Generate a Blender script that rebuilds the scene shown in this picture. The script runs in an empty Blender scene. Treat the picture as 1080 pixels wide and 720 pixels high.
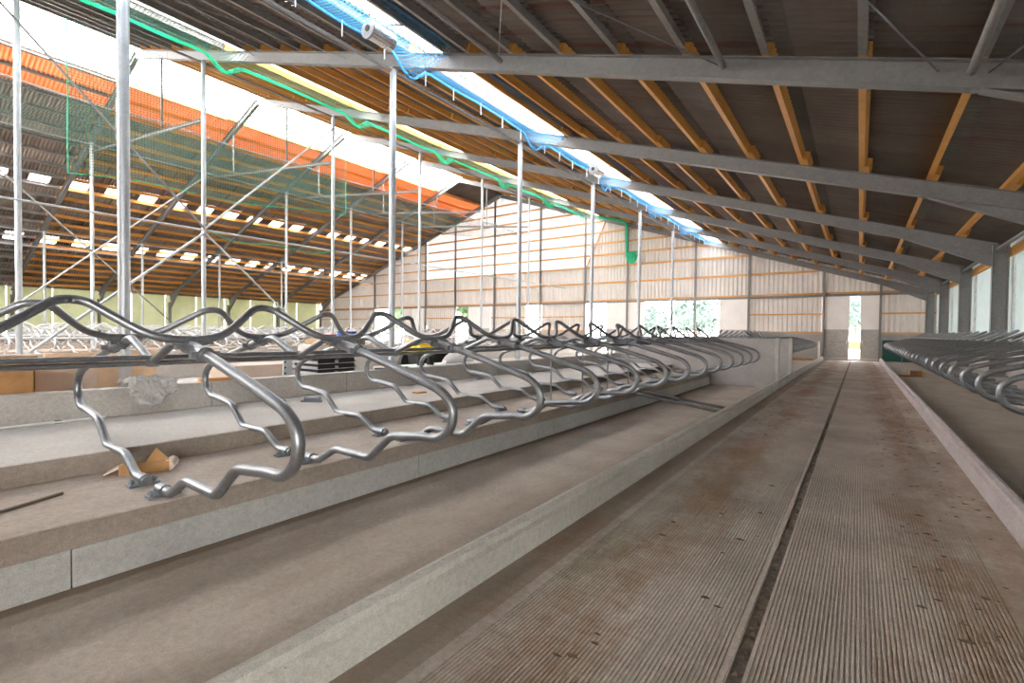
import bpy, bmesh, math, random
from mathutils import Vector, Matrix, noise
random.seed(7)
COL = bpy.context.scene.collection
SC = bpy.context.scene

# ------------------------------------------------------------------ layout
YF = [2.75 + 6.04 * k for k in range(-2, 7)]        # portal frames along the barn
YB, YG = -9.6, 39.7                                  # roof ends
RIDGE, SL = -29.8, 1.0 / 3.0
ORD = ['first', 'second', 'third', 'fourth', 'fifth', 'sixth', 'seventh', 'eighth', 'ninth', 'tenth', 'eleventh', 'twelfth',
       'thirteenth', 'fourteenth', 'fifteenth', 'sixteenth', 'seventeenth', 'eighteenth', 'nineteenth', 'twentieth',
       'twenty-first', 'twenty-second', 'twenty-third', 'twenty-fourth', 'twenty-fifth', 'twenty-sixth', 'twenty-seventh',
       'twenty-eighth', 'twenty-ninth', 'thirtieth', 'thirty-first', 'thirty-second', 'thirty-third', 'thirty-fourth', 'thirty-fifth']


def raf(x):                                          # underside of the rafters
    return 5.276 - SL * RIDGE - SL * abs(x - RIDGE)


# ------------------------------------------------------------------ materials
class NT:
    def __init__(s, name):
        s.m = bpy.data.materials.new(name); s.m.use_nodes = True
        s.t = s.m.node_tree; s.t.nodes.clear()
        s.out = s.n('ShaderNodeOutputMaterial')

    def n(s, typ, **kw):
        nd = s.t.nodes.new(typ)
        for k, v in kw.items():
            if isinstance(k, str) and hasattr(nd, k): setattr(nd, k, v)
        return nd

    def l(s, a, b): s.t.links.new(a, b)

    def coord(s, scale=(1, 1, 1), kind='Object'):
        c = s.n('ShaderNodeTexCoord'); mp = s.n('ShaderNodeMapping')
        mp.inputs['Scale'].default_value = scale
        s.l(c.outputs[kind], mp.inputs['Vector']); return mp.outputs[0]

    def noise(s, vec, scale, detail=4, rough=.6):
        nd = s.n('ShaderNodeTexNoise'); nd.inputs['Scale'].default_value = scale
        nd.inputs['Detail'].default_value = detail; nd.inputs['Roughness'].default_value = rough
        s.l(vec, nd.inputs['Vector']); return nd.outputs['Fac']

    def ramp(s, fac, stops):
        r = s.n('ShaderNodeValToRGB'); e = r.color_ramp.elements
        while len(e) < len(stops): e.new(.5)
        for i, (p, c) in enumerate(stops):
            e[i].position = p; e[i].color = (*c, 1) if len(c) == 3 else c
        s.l(fac, r.inputs[0]); return r.outputs[0]

    def mix(s, fac, a, b, mode='MIX'):
        m = s.n('ShaderNodeMix'); m.data_type = 'RGBA'; m.blend_type = mode
        for sock, v in ((m.inputs[0], fac), (m.inputs[6], a), (m.inputs[7], b)):
            if hasattr(v, 'is_linked'): s.l(v, sock)
            elif isinstance(v, (int, float)): sock.default_value = v
            else: sock.default_value = (*v, 1)
        return m.outputs[2]

    def math(s, op, a, b=0.0):
        m = s.n('ShaderNodeMath'); m.operation = op
        for sock, v in ((m.inputs[0], a), (m.inputs[1], b)):
            if hasattr(v, 'is_linked'): s.l(v, sock)
            else: sock.default_value = v
        return m.outputs[0]

    def principled(s, col, rough=.8, metal=0.0, bump=None, bstr=.3, bdist=.01, spec=.5):
        p = s.n('ShaderNodeBsdfPrincipled')
        for sock, v in ((p.inputs['Base Color'], col), (p.inputs['Roughness'], rough), (p.inputs['Metallic'], metal)):
            if hasattr(v, 'is_linked'): s.l(v, sock)
            elif isinstance(v, (int, float)): sock.default_value = v
            else: sock.default_value = (*v, 1)
        p.inputs['Specular IOR Level'].default_value = spec
        if bump is not None:
            b = s.n('ShaderNodeBump'); b.inputs['Strength'].default_value = bstr; b.inputs['Distance'].default_value = bdist
            s.l(bump, b.inputs['Height']); s.l(b.outputs[0], p.inputs['Normal'])
        s.l(p.outputs[0], s.out.inputs[0]); return p


def concrete(name, a, b, stain=None, samt=.5, scale=1.0, rough=.85):
    t = NT(name); v = t.coord()
    n1 = t.noise(v, 1.1 * scale, 8, .65); n2 = t.noise(v, 24 * scale, 5, .7)
    c = t.ramp(n1, [(.3, a), (.7, b)])
    c = t.mix(.55, c, t.ramp(n2, [(.25, (.35, .35, .35)), (.75, (.68, .68, .68))]), 'OVERLAY')
    if stain:
        n3 = t.noise(t.coord((1.3, .45, 1)), .9 * scale, 7, .7)
        f = t.math('MULTIPLY', t.ramp(n3, [(.48, (0, 0, 0)), (.66, (1, 1, 1))]), samt)
        c = t.mix(f, c, stain)
    n4 = t.noise(v, 5, 3, .5)
    c = t.mix(.35, c, t.ramp(t.noise(v, 130, 2, .6), [(.3, (.3, .3, .3)), (.7, (.7, .7, .7))]), 'OVERLAY')
    sp = t.ramp(t.noise(v, 60, 2, .5), [(.69, (0, 0, 0)), (.73, (1, 1, 1))])
    c = t.mix(t.math('MULTIPLY', t.math('MULTIPLY', sp, n4), .7), c, (.05, .042, .036))
    t.principled(c, rough, 0, n2, .35, .01, .25)
    return t.m


def plain(name, col, rough=.6, metal=0.0, var=.15, scale=6):
    t = NT(name); v = t.coord(); n = t.noise(v, scale, 4, .6)
    a = tuple(c * (1 - var) for c in col); b = tuple(min(1, c * (1 + var)) for c in col)
    t.principled(t.ramp(n, [(.3, a), (.7, b)]), rough, metal, n, .1, .004)
    return t.m


def galv(name, a, b, rough=.42, metal=.75, scale=38):
    t = NT(name); v = t.coord(); n = t.noise(v, scale, 3, .7); n2 = t.noise(v, 4, 3, .6)
    c = t.mix(.5, t.ramp(n, [(.3, a), (.7, b)]), t.ramp(n2, [(.3, a), (.7, b)]))
    t.principled(c, t.math('ADD', t.math('MULTIPLY', n2, .25), rough - .12), metal, n, .06, .002)
    return t.m


def timber(name, a, b, axis=1):
    t = NT(name); sc = [14, 14, 14]; sc[axis] = .5
    v = t.coord(tuple(sc)); n = t.noise(v, 1.5, 6, .65); n2 = t.noise(t.coord(), 2.5, 3)
    c = t.ramp(n, [(.25, a), (.55, b), (.8, tuple(x * .8 for x in a))])
    c = t.mix(t.math('MULTIPLY', n2, .35), c, tuple(x * .55 for x in a))
    t.principled(c, .6, 0, n, .15, .004, .35)
    return t.m


def translucent(name, col, tfac=.75, rough=.5, var=.1):
    t = NT(name); v = t.coord(); n = t.noise(v, 1.3, 5, .6)
    c = t.ramp(n, [(.3, tuple(x * (1 - var) for x in col)), (.7, col)])
    tr = t.n('ShaderNodeBsdfTranslucent'); df = t.n('ShaderNodeBsdfDiffuse'); mx = t.n('ShaderNodeMixShader')
    t.l(c, tr.inputs[0]); t.l(c, df.inputs[0]); mx.inputs[0].default_value = tfac
    t.l(df.outputs[0], mx.inputs[1]); t.l(tr.outputs[0], mx.inputs[2]); t.l(mx.outputs[0], t.out.inputs[0])
    return t.m


def netmat(name, col, cell, width, rough=.6):
    """cords of a knotted net: a square grid in the cloth's own metric UV, air between the cords"""
    t = NT(name); c = t.n('ShaderNodeTexCoord'); sp = t.n('ShaderNodeSeparateXYZ'); t.l(c.outputs['UV'], sp.inputs[0])
    fs = []
    for o in (0, 1):
        f = t.math('FRACT', t.math('DIVIDE', sp.outputs[o], cell))
        fs.append(t.math('LESS_THAN', f, width / cell))
    a = t.math('MAXIMUM', fs[0], fs[1])
    df = t.n('ShaderNodeBsdfDiffuse'); df.inputs[0].default_value = (*col, 1)
    tl = t.n('ShaderNodeBsdfTranslucent'); tl.inputs[0].default_value = (*col, 1)
    m0 = t.n('ShaderNodeMixShader'); m0.inputs[0].default_value = .4
    t.l(df.outputs[0], m0.inputs[1]); t.l(tl.outputs[0], m0.inputs[2])
    tr = t.n('ShaderNodeBsdfTransparent'); mx = t.n('ShaderNodeMixShader')
    t.l(a, mx.inputs[0]); t.l(tr.outputs[0], mx.inputs[1]); t.l(m0.outputs[0], mx.inputs[2]); t.l(mx.outputs[0], t.out.inputs[0])
    return t.m


def alley_mat():
    t = NT('grooved_concrete'); v = t.coord()
    n1 = t.noise(v, .9, 8, .65); n2 = t.noise(v, 30, 5, .7)
    c = t.ramp(n1, [(.3, (.35, .29, .24)), (.7, (.53, .455, .39))])
    c = t.mix(.55, c, t.ramp(n2, [(.25, (.33, .33, .33)), (.75, (.68, .68, .68))]), 'OVERLAY')
    cx = t.n('ShaderNodeTexCoord'); sx = t.n('ShaderNodeSeparateXYZ'); t.l(cx.outputs['Object'], sx.inputs[0])
    mr = t.math('DIVIDE', t.math('ADD', sx.outputs[0], 1.95), 3.0)
    band = t.ramp(mr, [(0, (.06,) * 3), (.12, (.1,) * 3), (.26, (.2,) * 3), (.40, (.04,) * 3), (.5, (-.02,) * 3), (.66, (.02,) * 3), (.82, (.2,) * 3), (.97, (.12,) * 3)])
    n3 = t.math('ADD', t.math('ADD', t.noise(t.coord((1.2, .5, 1)), 1.0, 10, .8), t.math('MULTIPLY', t.noise(t.coord((3, 14, 1)), 1.0, 4, .7), .25)), band)
    f = t.math('MULTIPLY', t.ramp(n3, [(.68, (0, 0, 0)), (.9, (1, 1, 1))]), .75)
    c = t.mix(t.math('MULTIPLY', t.math('LESS_THAN', sx.outputs[0], -1.70), .55), c, (.20, .155, .11))
    c = t.mix(f, c, (.235, .125, .065))
    c = t.mix(.35, c, t.ramp(t.noise(v, 130, 2, .6), [(.3, (.3, .3, .3)), (.7, (.7, .7, .7))]), 'OVERLAY')
    t.principled(c, .85, 0, n2, .4, .01, .25)
    return t.m


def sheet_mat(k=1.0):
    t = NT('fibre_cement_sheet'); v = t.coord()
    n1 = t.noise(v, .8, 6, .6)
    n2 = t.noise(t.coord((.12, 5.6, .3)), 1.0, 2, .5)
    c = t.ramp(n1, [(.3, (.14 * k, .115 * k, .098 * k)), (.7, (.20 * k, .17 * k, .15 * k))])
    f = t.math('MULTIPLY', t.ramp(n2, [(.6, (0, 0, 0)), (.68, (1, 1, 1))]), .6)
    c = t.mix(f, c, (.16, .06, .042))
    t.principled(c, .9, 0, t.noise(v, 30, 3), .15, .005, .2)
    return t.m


M = {}
def trough_mat():
    m = concrete('smooth_concrete', (.33, .275, .225), (.46, .395, .335), (.25, .17, .12), .4)
    nt = m.node_tree; p = next(n for n in nt.nodes if n.type == 'BSDF_PRINCIPLED'); src = p.inputs['Base Color'].links[0].from_socket
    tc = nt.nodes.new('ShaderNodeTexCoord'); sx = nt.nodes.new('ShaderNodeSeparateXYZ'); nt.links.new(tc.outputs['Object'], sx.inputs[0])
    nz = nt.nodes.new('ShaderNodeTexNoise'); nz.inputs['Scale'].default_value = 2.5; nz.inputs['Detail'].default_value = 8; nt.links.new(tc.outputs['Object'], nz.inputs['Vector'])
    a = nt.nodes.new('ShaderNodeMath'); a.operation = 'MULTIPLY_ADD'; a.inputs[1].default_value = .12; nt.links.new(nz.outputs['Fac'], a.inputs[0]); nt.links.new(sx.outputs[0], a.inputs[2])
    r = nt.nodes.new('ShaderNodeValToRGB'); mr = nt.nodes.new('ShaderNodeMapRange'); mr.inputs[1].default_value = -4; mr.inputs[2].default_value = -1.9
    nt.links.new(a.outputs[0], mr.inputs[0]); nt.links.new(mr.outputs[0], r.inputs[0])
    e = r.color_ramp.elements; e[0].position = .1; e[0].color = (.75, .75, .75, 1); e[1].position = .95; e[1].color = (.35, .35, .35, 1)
    for ps_, v in ((.115, .12), (.2, .0), (.72, .0)): q = e.new(ps_); q.color = (v, v, v, 1)  # crisp stain strip at the block base; soft kerb-side darkening is painted shade
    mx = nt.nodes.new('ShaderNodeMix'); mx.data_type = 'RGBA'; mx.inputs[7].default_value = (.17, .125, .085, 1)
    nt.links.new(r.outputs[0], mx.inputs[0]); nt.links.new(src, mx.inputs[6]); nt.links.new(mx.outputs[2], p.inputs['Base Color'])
    return m


M['trough'] = trough_mat()
M['alley'] = alley_mat()
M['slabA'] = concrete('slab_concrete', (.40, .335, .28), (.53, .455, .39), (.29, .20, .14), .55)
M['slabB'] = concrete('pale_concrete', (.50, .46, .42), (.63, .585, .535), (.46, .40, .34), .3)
M['slabShade'] = concrete('shade_brown_concrete', (.25, .205, .168), (.34, .285, .238), (.20, .15, .11), .5)  # shade of the step and slab faces put into the body colour
M['slabL'] = concrete('lit_block_concrete', (.43, .40, .365), (.55, .52, .475), (.38, .33, .27), .3)  # the lit look of the low block wall is put into its colour
M['block'] = concrete('block_concrete', (.33, .32, .30), (.42, .41, .385), (.28, .25, .21), .25)
M['kerb'] = concrete('kerb_concrete', (.42, .40, .355), (.53, .505, .45), (.30, .26, .21), .3)
M['kerbR'] = concrete('pinkish_kerb_concrete', (.36, .315, .305), (.45, .395, .38), (.30, .25, .22), .25)
M['wallc'] = concrete('grey_wall_concrete', (.36, .33, .315), (.44, .41, .39), (.29, .25, .22), .4)
M['yard'] = concrete('yard_concrete', (.5, .48, .45), (.6, .58, .54))
M['galv'] = galv('galvanised_tube', (.19, .195, .205), (.33, .34, .35), .40, .8)
M['galvL'] = galv('bright_galvanised_tube', (.50, .52, .54), (.70, .72, .74), .5, .4)
M['post'] = galv('galvanised_post', (.40, .435, .46), (.62, .65, .67), .45, .5)
M['steel'] = galv('grey_rafter_steel', (.19, .185, .18), (.28, .27, .265), .6, .2, 12)
M['steelD'] = galv('dull_purlin_steel', (.20, .185, .17), (.31, .29, .27), .65, .25, 12)
M['bolt'] = galv('zinc_bolt', (.16, .18, .2), (.3, .33, .36), .4, .6)
M['timber'] = timber('orange_timber', (.62, .26, .045), (.80, .40, .10))
M['timberX'] = timber('orange_rail_timber', (.60, .29, .09), (.76, .42, .17), 0)
M['sheet'] = sheet_mat(); M['sheetLit'] = sheet_mat(1.75)  # left slope is the same sheet, colour raised in place of light
M['rooflight'] = translucent('translucent_rooflight', (.97, .98, 1.0), .93)
M['lightsheet'] = translucent('white_light_sheet', (.95, .95, .95), .15, var=.03)
M['redlight'] = translucent('reddish_translucent_sheet', (.88, .45, .24), .19)
M['gable'] = translucent('beige_cladding_sheet', (.72, .68, .64), .10)
M['panel'] = translucent('white_door_panel', (.80, .765, .74), .11)
M['panelG'] = plain('grey_door_board', (.44, .41, .385), .6)
M['green_wall'] = translucent('pale_green_panel', (.74, .76, .55), .12)
M['curtain'] = translucent('pale_cyan_panel', (.70, .77, .77), .12)
M['netG'] = netmat('green_net', (.06, .17, .12), .10, .012)
M['netR'] = netmat('dull_green_net', (.075, .11, .09), .10, .017)
M['netGd'] = netmat('dense_green_net', (.03, .55, .28), .05, .019)
M['netB'] = netmat('blue_net', (.08, .33, .60), .09, .019)
M['ropeG'] = plain('green_rope', (.03, .50, .25), .7)
M['ropeB'] = plain('blue_rope', (.06, .34, .70), .7)
M['strap'] = plain('white_strap', (.8, .85, .9), .6)
M['chrome'] = galv('polished_steel', (.7, .7, .7), (.85, .85, .85), .25, .9)
M['card'] = plain('brown_cardboard', (.46, .25, .10), .8, 0, .2, 5)
M['cardD'] = plain('dark_cardboard', (.24, .12, .06), .8, 0, .2, 5)
M['cardL'] = plain('tan_cardboard', (.80, .58, .38), .8, 0, .08, 3)
M['cardP'] = plain('pale_cardboard', (.82, .66, .55), .8, 0, .08, 3)
M['cardO'] = plain('orange_cardboard', (.62, .30, .09), .8, 0, .15, 3)
M['plastic'] = translucent('clear_white_plastic_sheet', (.85, .83, .8), .35)
M['yellow'] = plain('yellow_paint', (.85, .58, .03), .4)
M['red'] = plain('red_plastic', (.65, .05, .04), .4)
M['blue'] = plain('blue_plastic', (.03, .12, .6), .4)
M['black'] = plain('black_rubber', (.02, .02, .02), .7)
M['darkgreen'] = plain('dark_green_sheet', (.012, .075, .06), .45)
M['white'] = plain('white_paint', (.8, .8, .78), .5)
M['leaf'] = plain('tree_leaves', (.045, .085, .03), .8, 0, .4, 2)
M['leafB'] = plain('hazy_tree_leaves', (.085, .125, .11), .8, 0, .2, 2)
M['grass'] = plain('grass', (.09, .14, .025), .9, 0, .3, 3)
M['bark'] = plain('bark', (.15, .11, .08), .9)
M['mud'] = plain('dry_mud', (.13, .085, .055), .9)
M['drain'] = concrete('drain_rubble', (.09, .07, .055), (.26, .21, .17), None, 0, 14)
M['woodold'] = timber('weathered_board', (.35, .2, .1), (.5, .32, .18), 1)


# ------------------------------------------------------------------ mesh helpers
class MB:
    def __init__(s): s.v = []; s.f = []; s.uv = None; s.sm = []

    def add(s, vs, fs, smooth=False):
        o = len(s.v); s.v += [tuple(v) for v in vs]
        for f in fs: s.f.append([i + o for i in f]); s.sm.append(smooth)
        return s

    def box(s, x0, x1, y0, y1, z0, z1):
        v = [(x, y, z) for z in (z0, z1) for y in (y0, y1) for x in (x0, x1)]
        return s.add(v, [(0, 2, 3, 1), (4, 5, 7, 6), (0, 1, 5, 4), (2, 6, 7, 3), (0, 4, 6, 2), (1, 3, 7, 5)])

    def prism(s, prof, p, q, up=(0, 0, 1), p2=None):
        """closed 2D profile [(a,b)] (a = sideways, b = up) swept from p to q"""
        p, q, up = Vector(p), Vector(q), Vector(up)
        d = (q - p).normalized(); r = d.cross(up).normalized(); u = r.cross(d).normalized()
        n = len(prof); vs = []
        for c, pr in ((p, prof), (q, p2 or prof)):
            vs += [c + r * a + u * b for a, b in pr]
        fs = [(i, (i + 1) % n, n + (i + 1) % n, n + i) for i in range(n)]
        fs += [tuple(range(n - 1, -1, -1)), tuple(range(n, 2 * n))]
        return s.add(vs, fs)

    def bar(s, p, q, w, h, up=(0, 0, 1)):
        return s.prism([(-w / 2, -h / 2), (w / 2, -h / 2), (w / 2, h / 2), (-w / 2, h / 2)], p, q, up)

    def ibeam(s, p, q, h, w, tf=.014, tw=.009, up=(0, 0, 1), h2=None):
        def pr(h):
            return [(-w / 2, 0), (w / 2, 0), (w / 2, tf), (tw / 2, tf), (tw / 2, h - tf), (w / 2, h - tf), (w / 2, h), (-w / 2, h), (-w / 2, h - tf), (-tw / 2, h - tf), (-tw / 2, tf), (-w / 2, tf)]
        return s.prism(pr(h), p, q, up, pr(h2) if h2 else None)

    def tube(s, pts, r, sides=8, caps=True):
        pts = [Vector(p) for p in pts]; n = len(pts); T = []
        for i in range(n):
            a = pts[max(0, i - 1)]; b = pts[min(n - 1, i + 1)]; T.append((b - a).normalized())
        ref = Vector((0, 0, 1)) if abs(T[0].z) < .9 else Vector((1, 0, 0))
        nn = (ref - T[0] * ref.dot(T[0])).normalized(); vs = []
        for i in range(n):
            nn = (nn - T[i] * nn.dot(T[i])); nn = nn.normalized() if nn.length > 1e-6 else T[i].orthogonal().normalized()
            bb = T[i].cross(nn); rr = r[i] if isinstance(r, (list, tuple)) else r
            vs += [pts[i] + (nn * math.cos(2 * math.pi * k / sides) + bb * math.sin(2 * math.pi * k / sides)) * rr for k in range(sides)]
        fs = [(i * sides + k, i * sides + (k + 1) % sides, (i + 1) * sides + (k + 1) % sides, (i + 1) * sides + k) for i in range(n - 1) for k in range(sides)]
        s.add(vs, fs, True)
        if caps:
            s.add(vs[:sides], [tuple(range(sides - 1, -1, -1))]); s.add(vs[-sides:], [tuple(range(sides))])
        return s

    def build(s, name, mat, parent=None, bevel=0, solid=0):
        me = bpy.data.meshes.new(name); me.from_pydata(s.v, [], s.f); me.polygons.foreach_set('use_smooth', s.sm)
        if s.uv:
            uvl = me.uv_layers.new(name='UVMap')
            for lp in me.loops: uvl.data[lp.index].uv = s.uv[lp.vertex_index]
        me.materials.append(M[mat] if isinstance(mat, str) else mat); me.update()
        o = bpy.data.objects.new(name, me); COL.objects.link(o)
        if parent: o.parent = parent
        if bevel:
            md = o.modifiers.new('bevel', 'BEVEL'); md.width = bevel; md.segments = 2; md.limit_method = 'ANGLE'
        if solid:
            md = o.modifiers.new('thick', 'SOLIDIFY'); md.thickness = solid
        return o


def fillet(pts, r, n=5):
    pts = [Vector(p) for p in pts]; out = [pts[0]]
    for i in range(1, len(pts) - 1):
        a, b, c = pts[i - 1], pts[i], pts[i + 1]
        rr = r[i] if isinstance(r, (list, tuple)) else r
        d1 = (a - b); d2 = (c - b); k = min(rr, d1.length * .49, d2.length * .49)
        p, q = b + d1.normalized() * k, b + d2.normalized() * k
        for j in range(n + 1):
            t = j / n; out.append(p * (1 - t) ** 2 + b * 2 * t * (1 - t) + q * t * t)
    out.append(pts[-1]); return out


def tag(o, label=None, cat=None, group=None, kind=None):
    for k, v in (('label', label), ('category', cat), ('group', group), ('kind', kind)):
        if v: o[k] = v
    return o


def thing(name, label, cat, loc=(0, 0, 0), group=None, rz=0):
    o = bpy.data.objects.new(name, None); COL.objects.link(o); o.location = loc; o.rotation_euler = (0, 0, rz)
    o.empty_display_size = .1
    return tag(o, label, cat, group)


def struct(o, label=None): return tag(o, label, None, None, 'structure')


def copy_of(root, loc):
    r = root.copy(); COL.objects.link(r); r.location = loc
    for ch in list(root.children):
        c = ch.copy(); COL.objects.link(c); c.parent = r
        for g in ch.children:
            d = g.copy(); COL.objects.link(d); d.parent = c
    return r


# ------------------------------------------------------------------ camera (17 mm, looking 36 degrees off the barn's axis)
f_px = 508.6
cam = bpy.data.cameras.new('camera'); co = bpy.data.objects.new('camera', cam); COL.objects.link(co)
cam.sensor_width = 36; cam.lens = 36 * f_px / 1080; cam.clip_end = 500; cam.clip_start = .05
ya, pi_, ro = math.radians(35.768), math.radians(-.815), math.radians(.838)
F = Vector((-math.sin(ya) * math.cos(pi_), math.cos(ya) * math.cos(pi_), math.sin(pi_)))
r0 = Vector((math.cos(ya), math.sin(ya), 0)); u0 = r0.cross(F)
R = r0 * math.cos(ro) + u0 * math.sin(ro); U = -r0 * math.sin(ro) + u0 * math.cos(ro)
Rx = Matrix.Rotation(-math.atan(.006), 3, 'X'); F, R, U = Rx @ F, Rx @ R, Rx @ U
mw = Matrix((R, U, -F)).transposed().to_4x4(); mw.translation = (0, 0, 1.62)
co.matrix_world = mw; SC.camera = co

# ------------------------------------------------------------------ light: an overcast white sky
w = bpy.data.worlds.new('overcast_sky'); SC.world = w; w.use_nodes = True
bg = w.node_tree.nodes['Background']; bg.inputs[0].default_value = (1.0, .985, .97, 1); bg.inputs[1].default_value = 9.0
SC.view_settings.view_transform = 'Standard'; SC.view_settings.look = 'None'; SC.view_settings.gamma = 1.0
SC.view_settings.use_curve_mapping = False
SC.view_settings.exposure = 1.35
SC.cycles.max_bounces = 10; SC.cycles.diffuse_bounces = 6; SC.cycles.transmission_bounces = 8; SC.cycles.transparent_max_bounces = 24
SC.cycles.sample_clamp_indirect = 6; SC.cycles.use_denoising = True

# ------------------------------------------------------------------ ground and concrete work
struct(MB().box(-62, -1.95, -14, 39.4, -.3, 0).build('floor', 'trough'))
struct(MB().box(1.05, 4.2, -14, 39.4, -.3, 0).build('floor_right', 'trough'))
struct(MB().box(-160, 120, 39.4, 190, -.5, -.02).build('ground', 'yard'))
# the grooved alley: a real comb of grooves, smooth margins and a drain slot
prof = [(-1.95, 0)]
x = -1.62
while x < .76:
    if -.503 < x < -.40:
        if x < -.48: prof += [(-.485, 0), (-.482, -.055), (-.418, -.055), (-.415, 0)]
        x = -.398; continue
    prof += [(x, 0), (x + .002, -.008), (x + .008, -.008), (x + .010, 0)]; x += .0215
prof += [(1.05, 0)]
mb = MB(); n = len(prof)
for y in (-14, 39.4): mb.v += [(a, y, b) for a, b in prof]
mb.f += [(i, i + 1, n + i + 1, n + i) for i in range(n - 1)]; mb.sm += [False] * (n - 1)
mb.box(-1.95, 1.05, -14, 39.4, -.3, -.06)
struct(mb.build('floor_alley', 'alley'))
rb = MB()
yy = 1.6
while yy < 12:                                        # crumbs lying in the slot
    s = random.uniform(.010, .024); cx = -.45 + random.uniform(-.012, .012)
    rb.add([(cx - s, yy, -.024), (cx + s, yy + .3 * s, -.024), (cx + .4 * s, yy + 2 * s, -.024), (cx, yy + s, -.024 + .9 * s)], [(0, 1, 3), (1, 2, 3), (2, 0, 3)])
    yy += random.uniform(.03, .09)
tag(rb.build('drain_debris', 'drain'), 'dark crumbs of mud lying along the drain slot of the alley', 'debris', None, 'stuff')
cl = MB()
for q in range(240):
    right = random.random() < .7
    x = random.uniform(.25, 1.0) if right else random.uniform(-1.6, -.6); yy = random.uniform(1.5, 16); r_ = random.uniform(.006, .02)
    vs = [(x + r_ * random.uniform(.6, 1.6) * math.cos(a) * 1.6, yy + r_ * random.uniform(.6, 1.3) * math.sin(a), .0) for a in (0, 1.05, 2.1, 3.15, 4.2, 5.25)] + [(x, yy, r_ * .5)]
    cl.add(vs, [(i, (i + 1) % 6, 6) for i in range(6)])
tag(cl.build('mud_clods', 'mud'), 'small dark clods of mud scattered over the grooved alley', 'clods', None, 'stuff')
struct(MB().box(-.482, -.418, -14, 39.4, -.0555, -.022).build('floor_drain', 'drain'))


def rough_kerb(sgn, x0, name, mat):
    """low thin kerb with a rebate on its alley side and a crumbly top edge"""
    mb = MB(); ys = [-8 + i * .09 for i in range(int(46.9 / .09))]; N = 7
    for y in ys:
        j = noise.noise(Vector((sgn * 3, y * 3.1, 0))) * .012; k = noise.noise(Vector((9, y * 9, sgn))) * .012
        pr = [(0, 0), (.004, .165 + j), (.03, .185 + k), (.034, .225 + k), (.075, .24 + j), (.105, .235), (.11, 0)]
        mb.v += [(x0 + sgn * a, y, b) for a, b in pr]
    for i in range(len(ys) - 1):
        for k in range(N - 1):
            q = (i * N + k, i * N + k + 1, (i + 1) * N + k + 1, (i + 1) * N + k)
            mb.f.append(q if sgn > 0 else q[::-1]); mb.sm.append(False)
    mb.f += [tuple(range(N)), tuple(range((len(ys) - 1) * N, len(ys) * N))]; mb.sm += [False] * 2
    return struct(mb.build(name, mat))


rough_kerb(-1, -1.95, 'trim_1', 'kerb'); rough_kerb(1, 1.05, 'trim_2', 'kerbR')


def blockrow(x0, x1, y0, y1, z0, z1, L, off=0, gap=.006):
    mb = MB(); y = y0
    e = y0 + off
    while y < y1 - .01:
        e2 = min(e if e > y + .02 else y + L, y1); mb.box(x0, x1, y, e2 - gap, z0, z1); y = e2; e = e2 + L
    return mb


def base(y0, y1, suf):
    struct(blockrow(-5.1, -3.93, y0, y1, 0, .247, 2.9, (.82 - y0) % 2.9).build('floor_block_course' + suf, 'block', bevel=.006))
    struct(MB().box(-5.15, -3.925, y0, y1, .25, .398).build('floor_divider_slab' + suf, 'slabShade'))
    struct(MB().box(-5.15, -3.928, y0, y1, .398, .408).build('floor_divider_lit_top' + suf, 'slabA', bevel=.004))  # thin pale layer paints the lit top over the shade-brown body
    struct(MB().box(-5.80, -5.15, y0, y1, 0, .571).build('floor_upper_slab' + suf, 'slabShade'))
    struct(MB().box(-5.80, -5.153, y0, y1, .571, .583).build('floor_upper_lit_top' + suf, 'slabB', bevel=.005))  # pale layer again paints the lit top of the step
    struct(MB().box(-7.25, -5.806, y0, y1, 0, .58).build('floor_upper_slab_back' + suf, 'slabB', bevel=.006))


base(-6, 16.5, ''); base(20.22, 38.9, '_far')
struct(blockrow(-7.27, -7.05, -6, 16.5, .58, .908, 2.1, .5).build('wall_low_block', 'slabL', bevel=.006))
struct(MB().box(2.87, 3.95, -6, 38.9, 0, .408).build('floor_right_slab', 'kerbR', bevel=.01))
struct(MB().box(-7.27, -2.07, 16.5, 16.7, 0, 1.5).build('wall_crossing_near', 'wallc', bevel=.01))
struct(MB().box(-7.27, -2.07, 20.0, 20.2, 0, 1.5).build('wall_crossing_far', 'wallc', bevel=.01))
for i, (y, lab) in enumerate(((16.6, 'nearer'), (20.1, 'farther'))):
    struct(MB().box(-2.07, -1.97, y - .12, y + .12, 0, 1.53).build('trim_%d' % (3 + i), 'kerb', bevel=.01))
struct(MB().box(-18.1, -17.9, -6, 38, 0, .9).build('wall_feed_kerb', 'slabB', bevel=.01))
struct(MB().box(-17.9, -10.9, -6, 38, 0, .03).build('floor_feed_table', 'slabB'))
struct(MB().box(3.72, 3.9, -9.5, 38.9, .408, 1.0).build('wall_right_lower', 'wallc'))


def bed(xc, y0, y1, suf):
    struct(MB().box(xc - 1.3, xc + 1.3, y0, y1, 0, .41).build('floor_bed' + suf, 'slabA', bevel=.01))


ROWS = [-25.3, -34.4, -46.0, -55.2]
for i, xc in enumerate(ROWS): bed(xc, 0, 38.2, '_' + ['second', 'third', 'fourth', 'fifth'][i])

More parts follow.
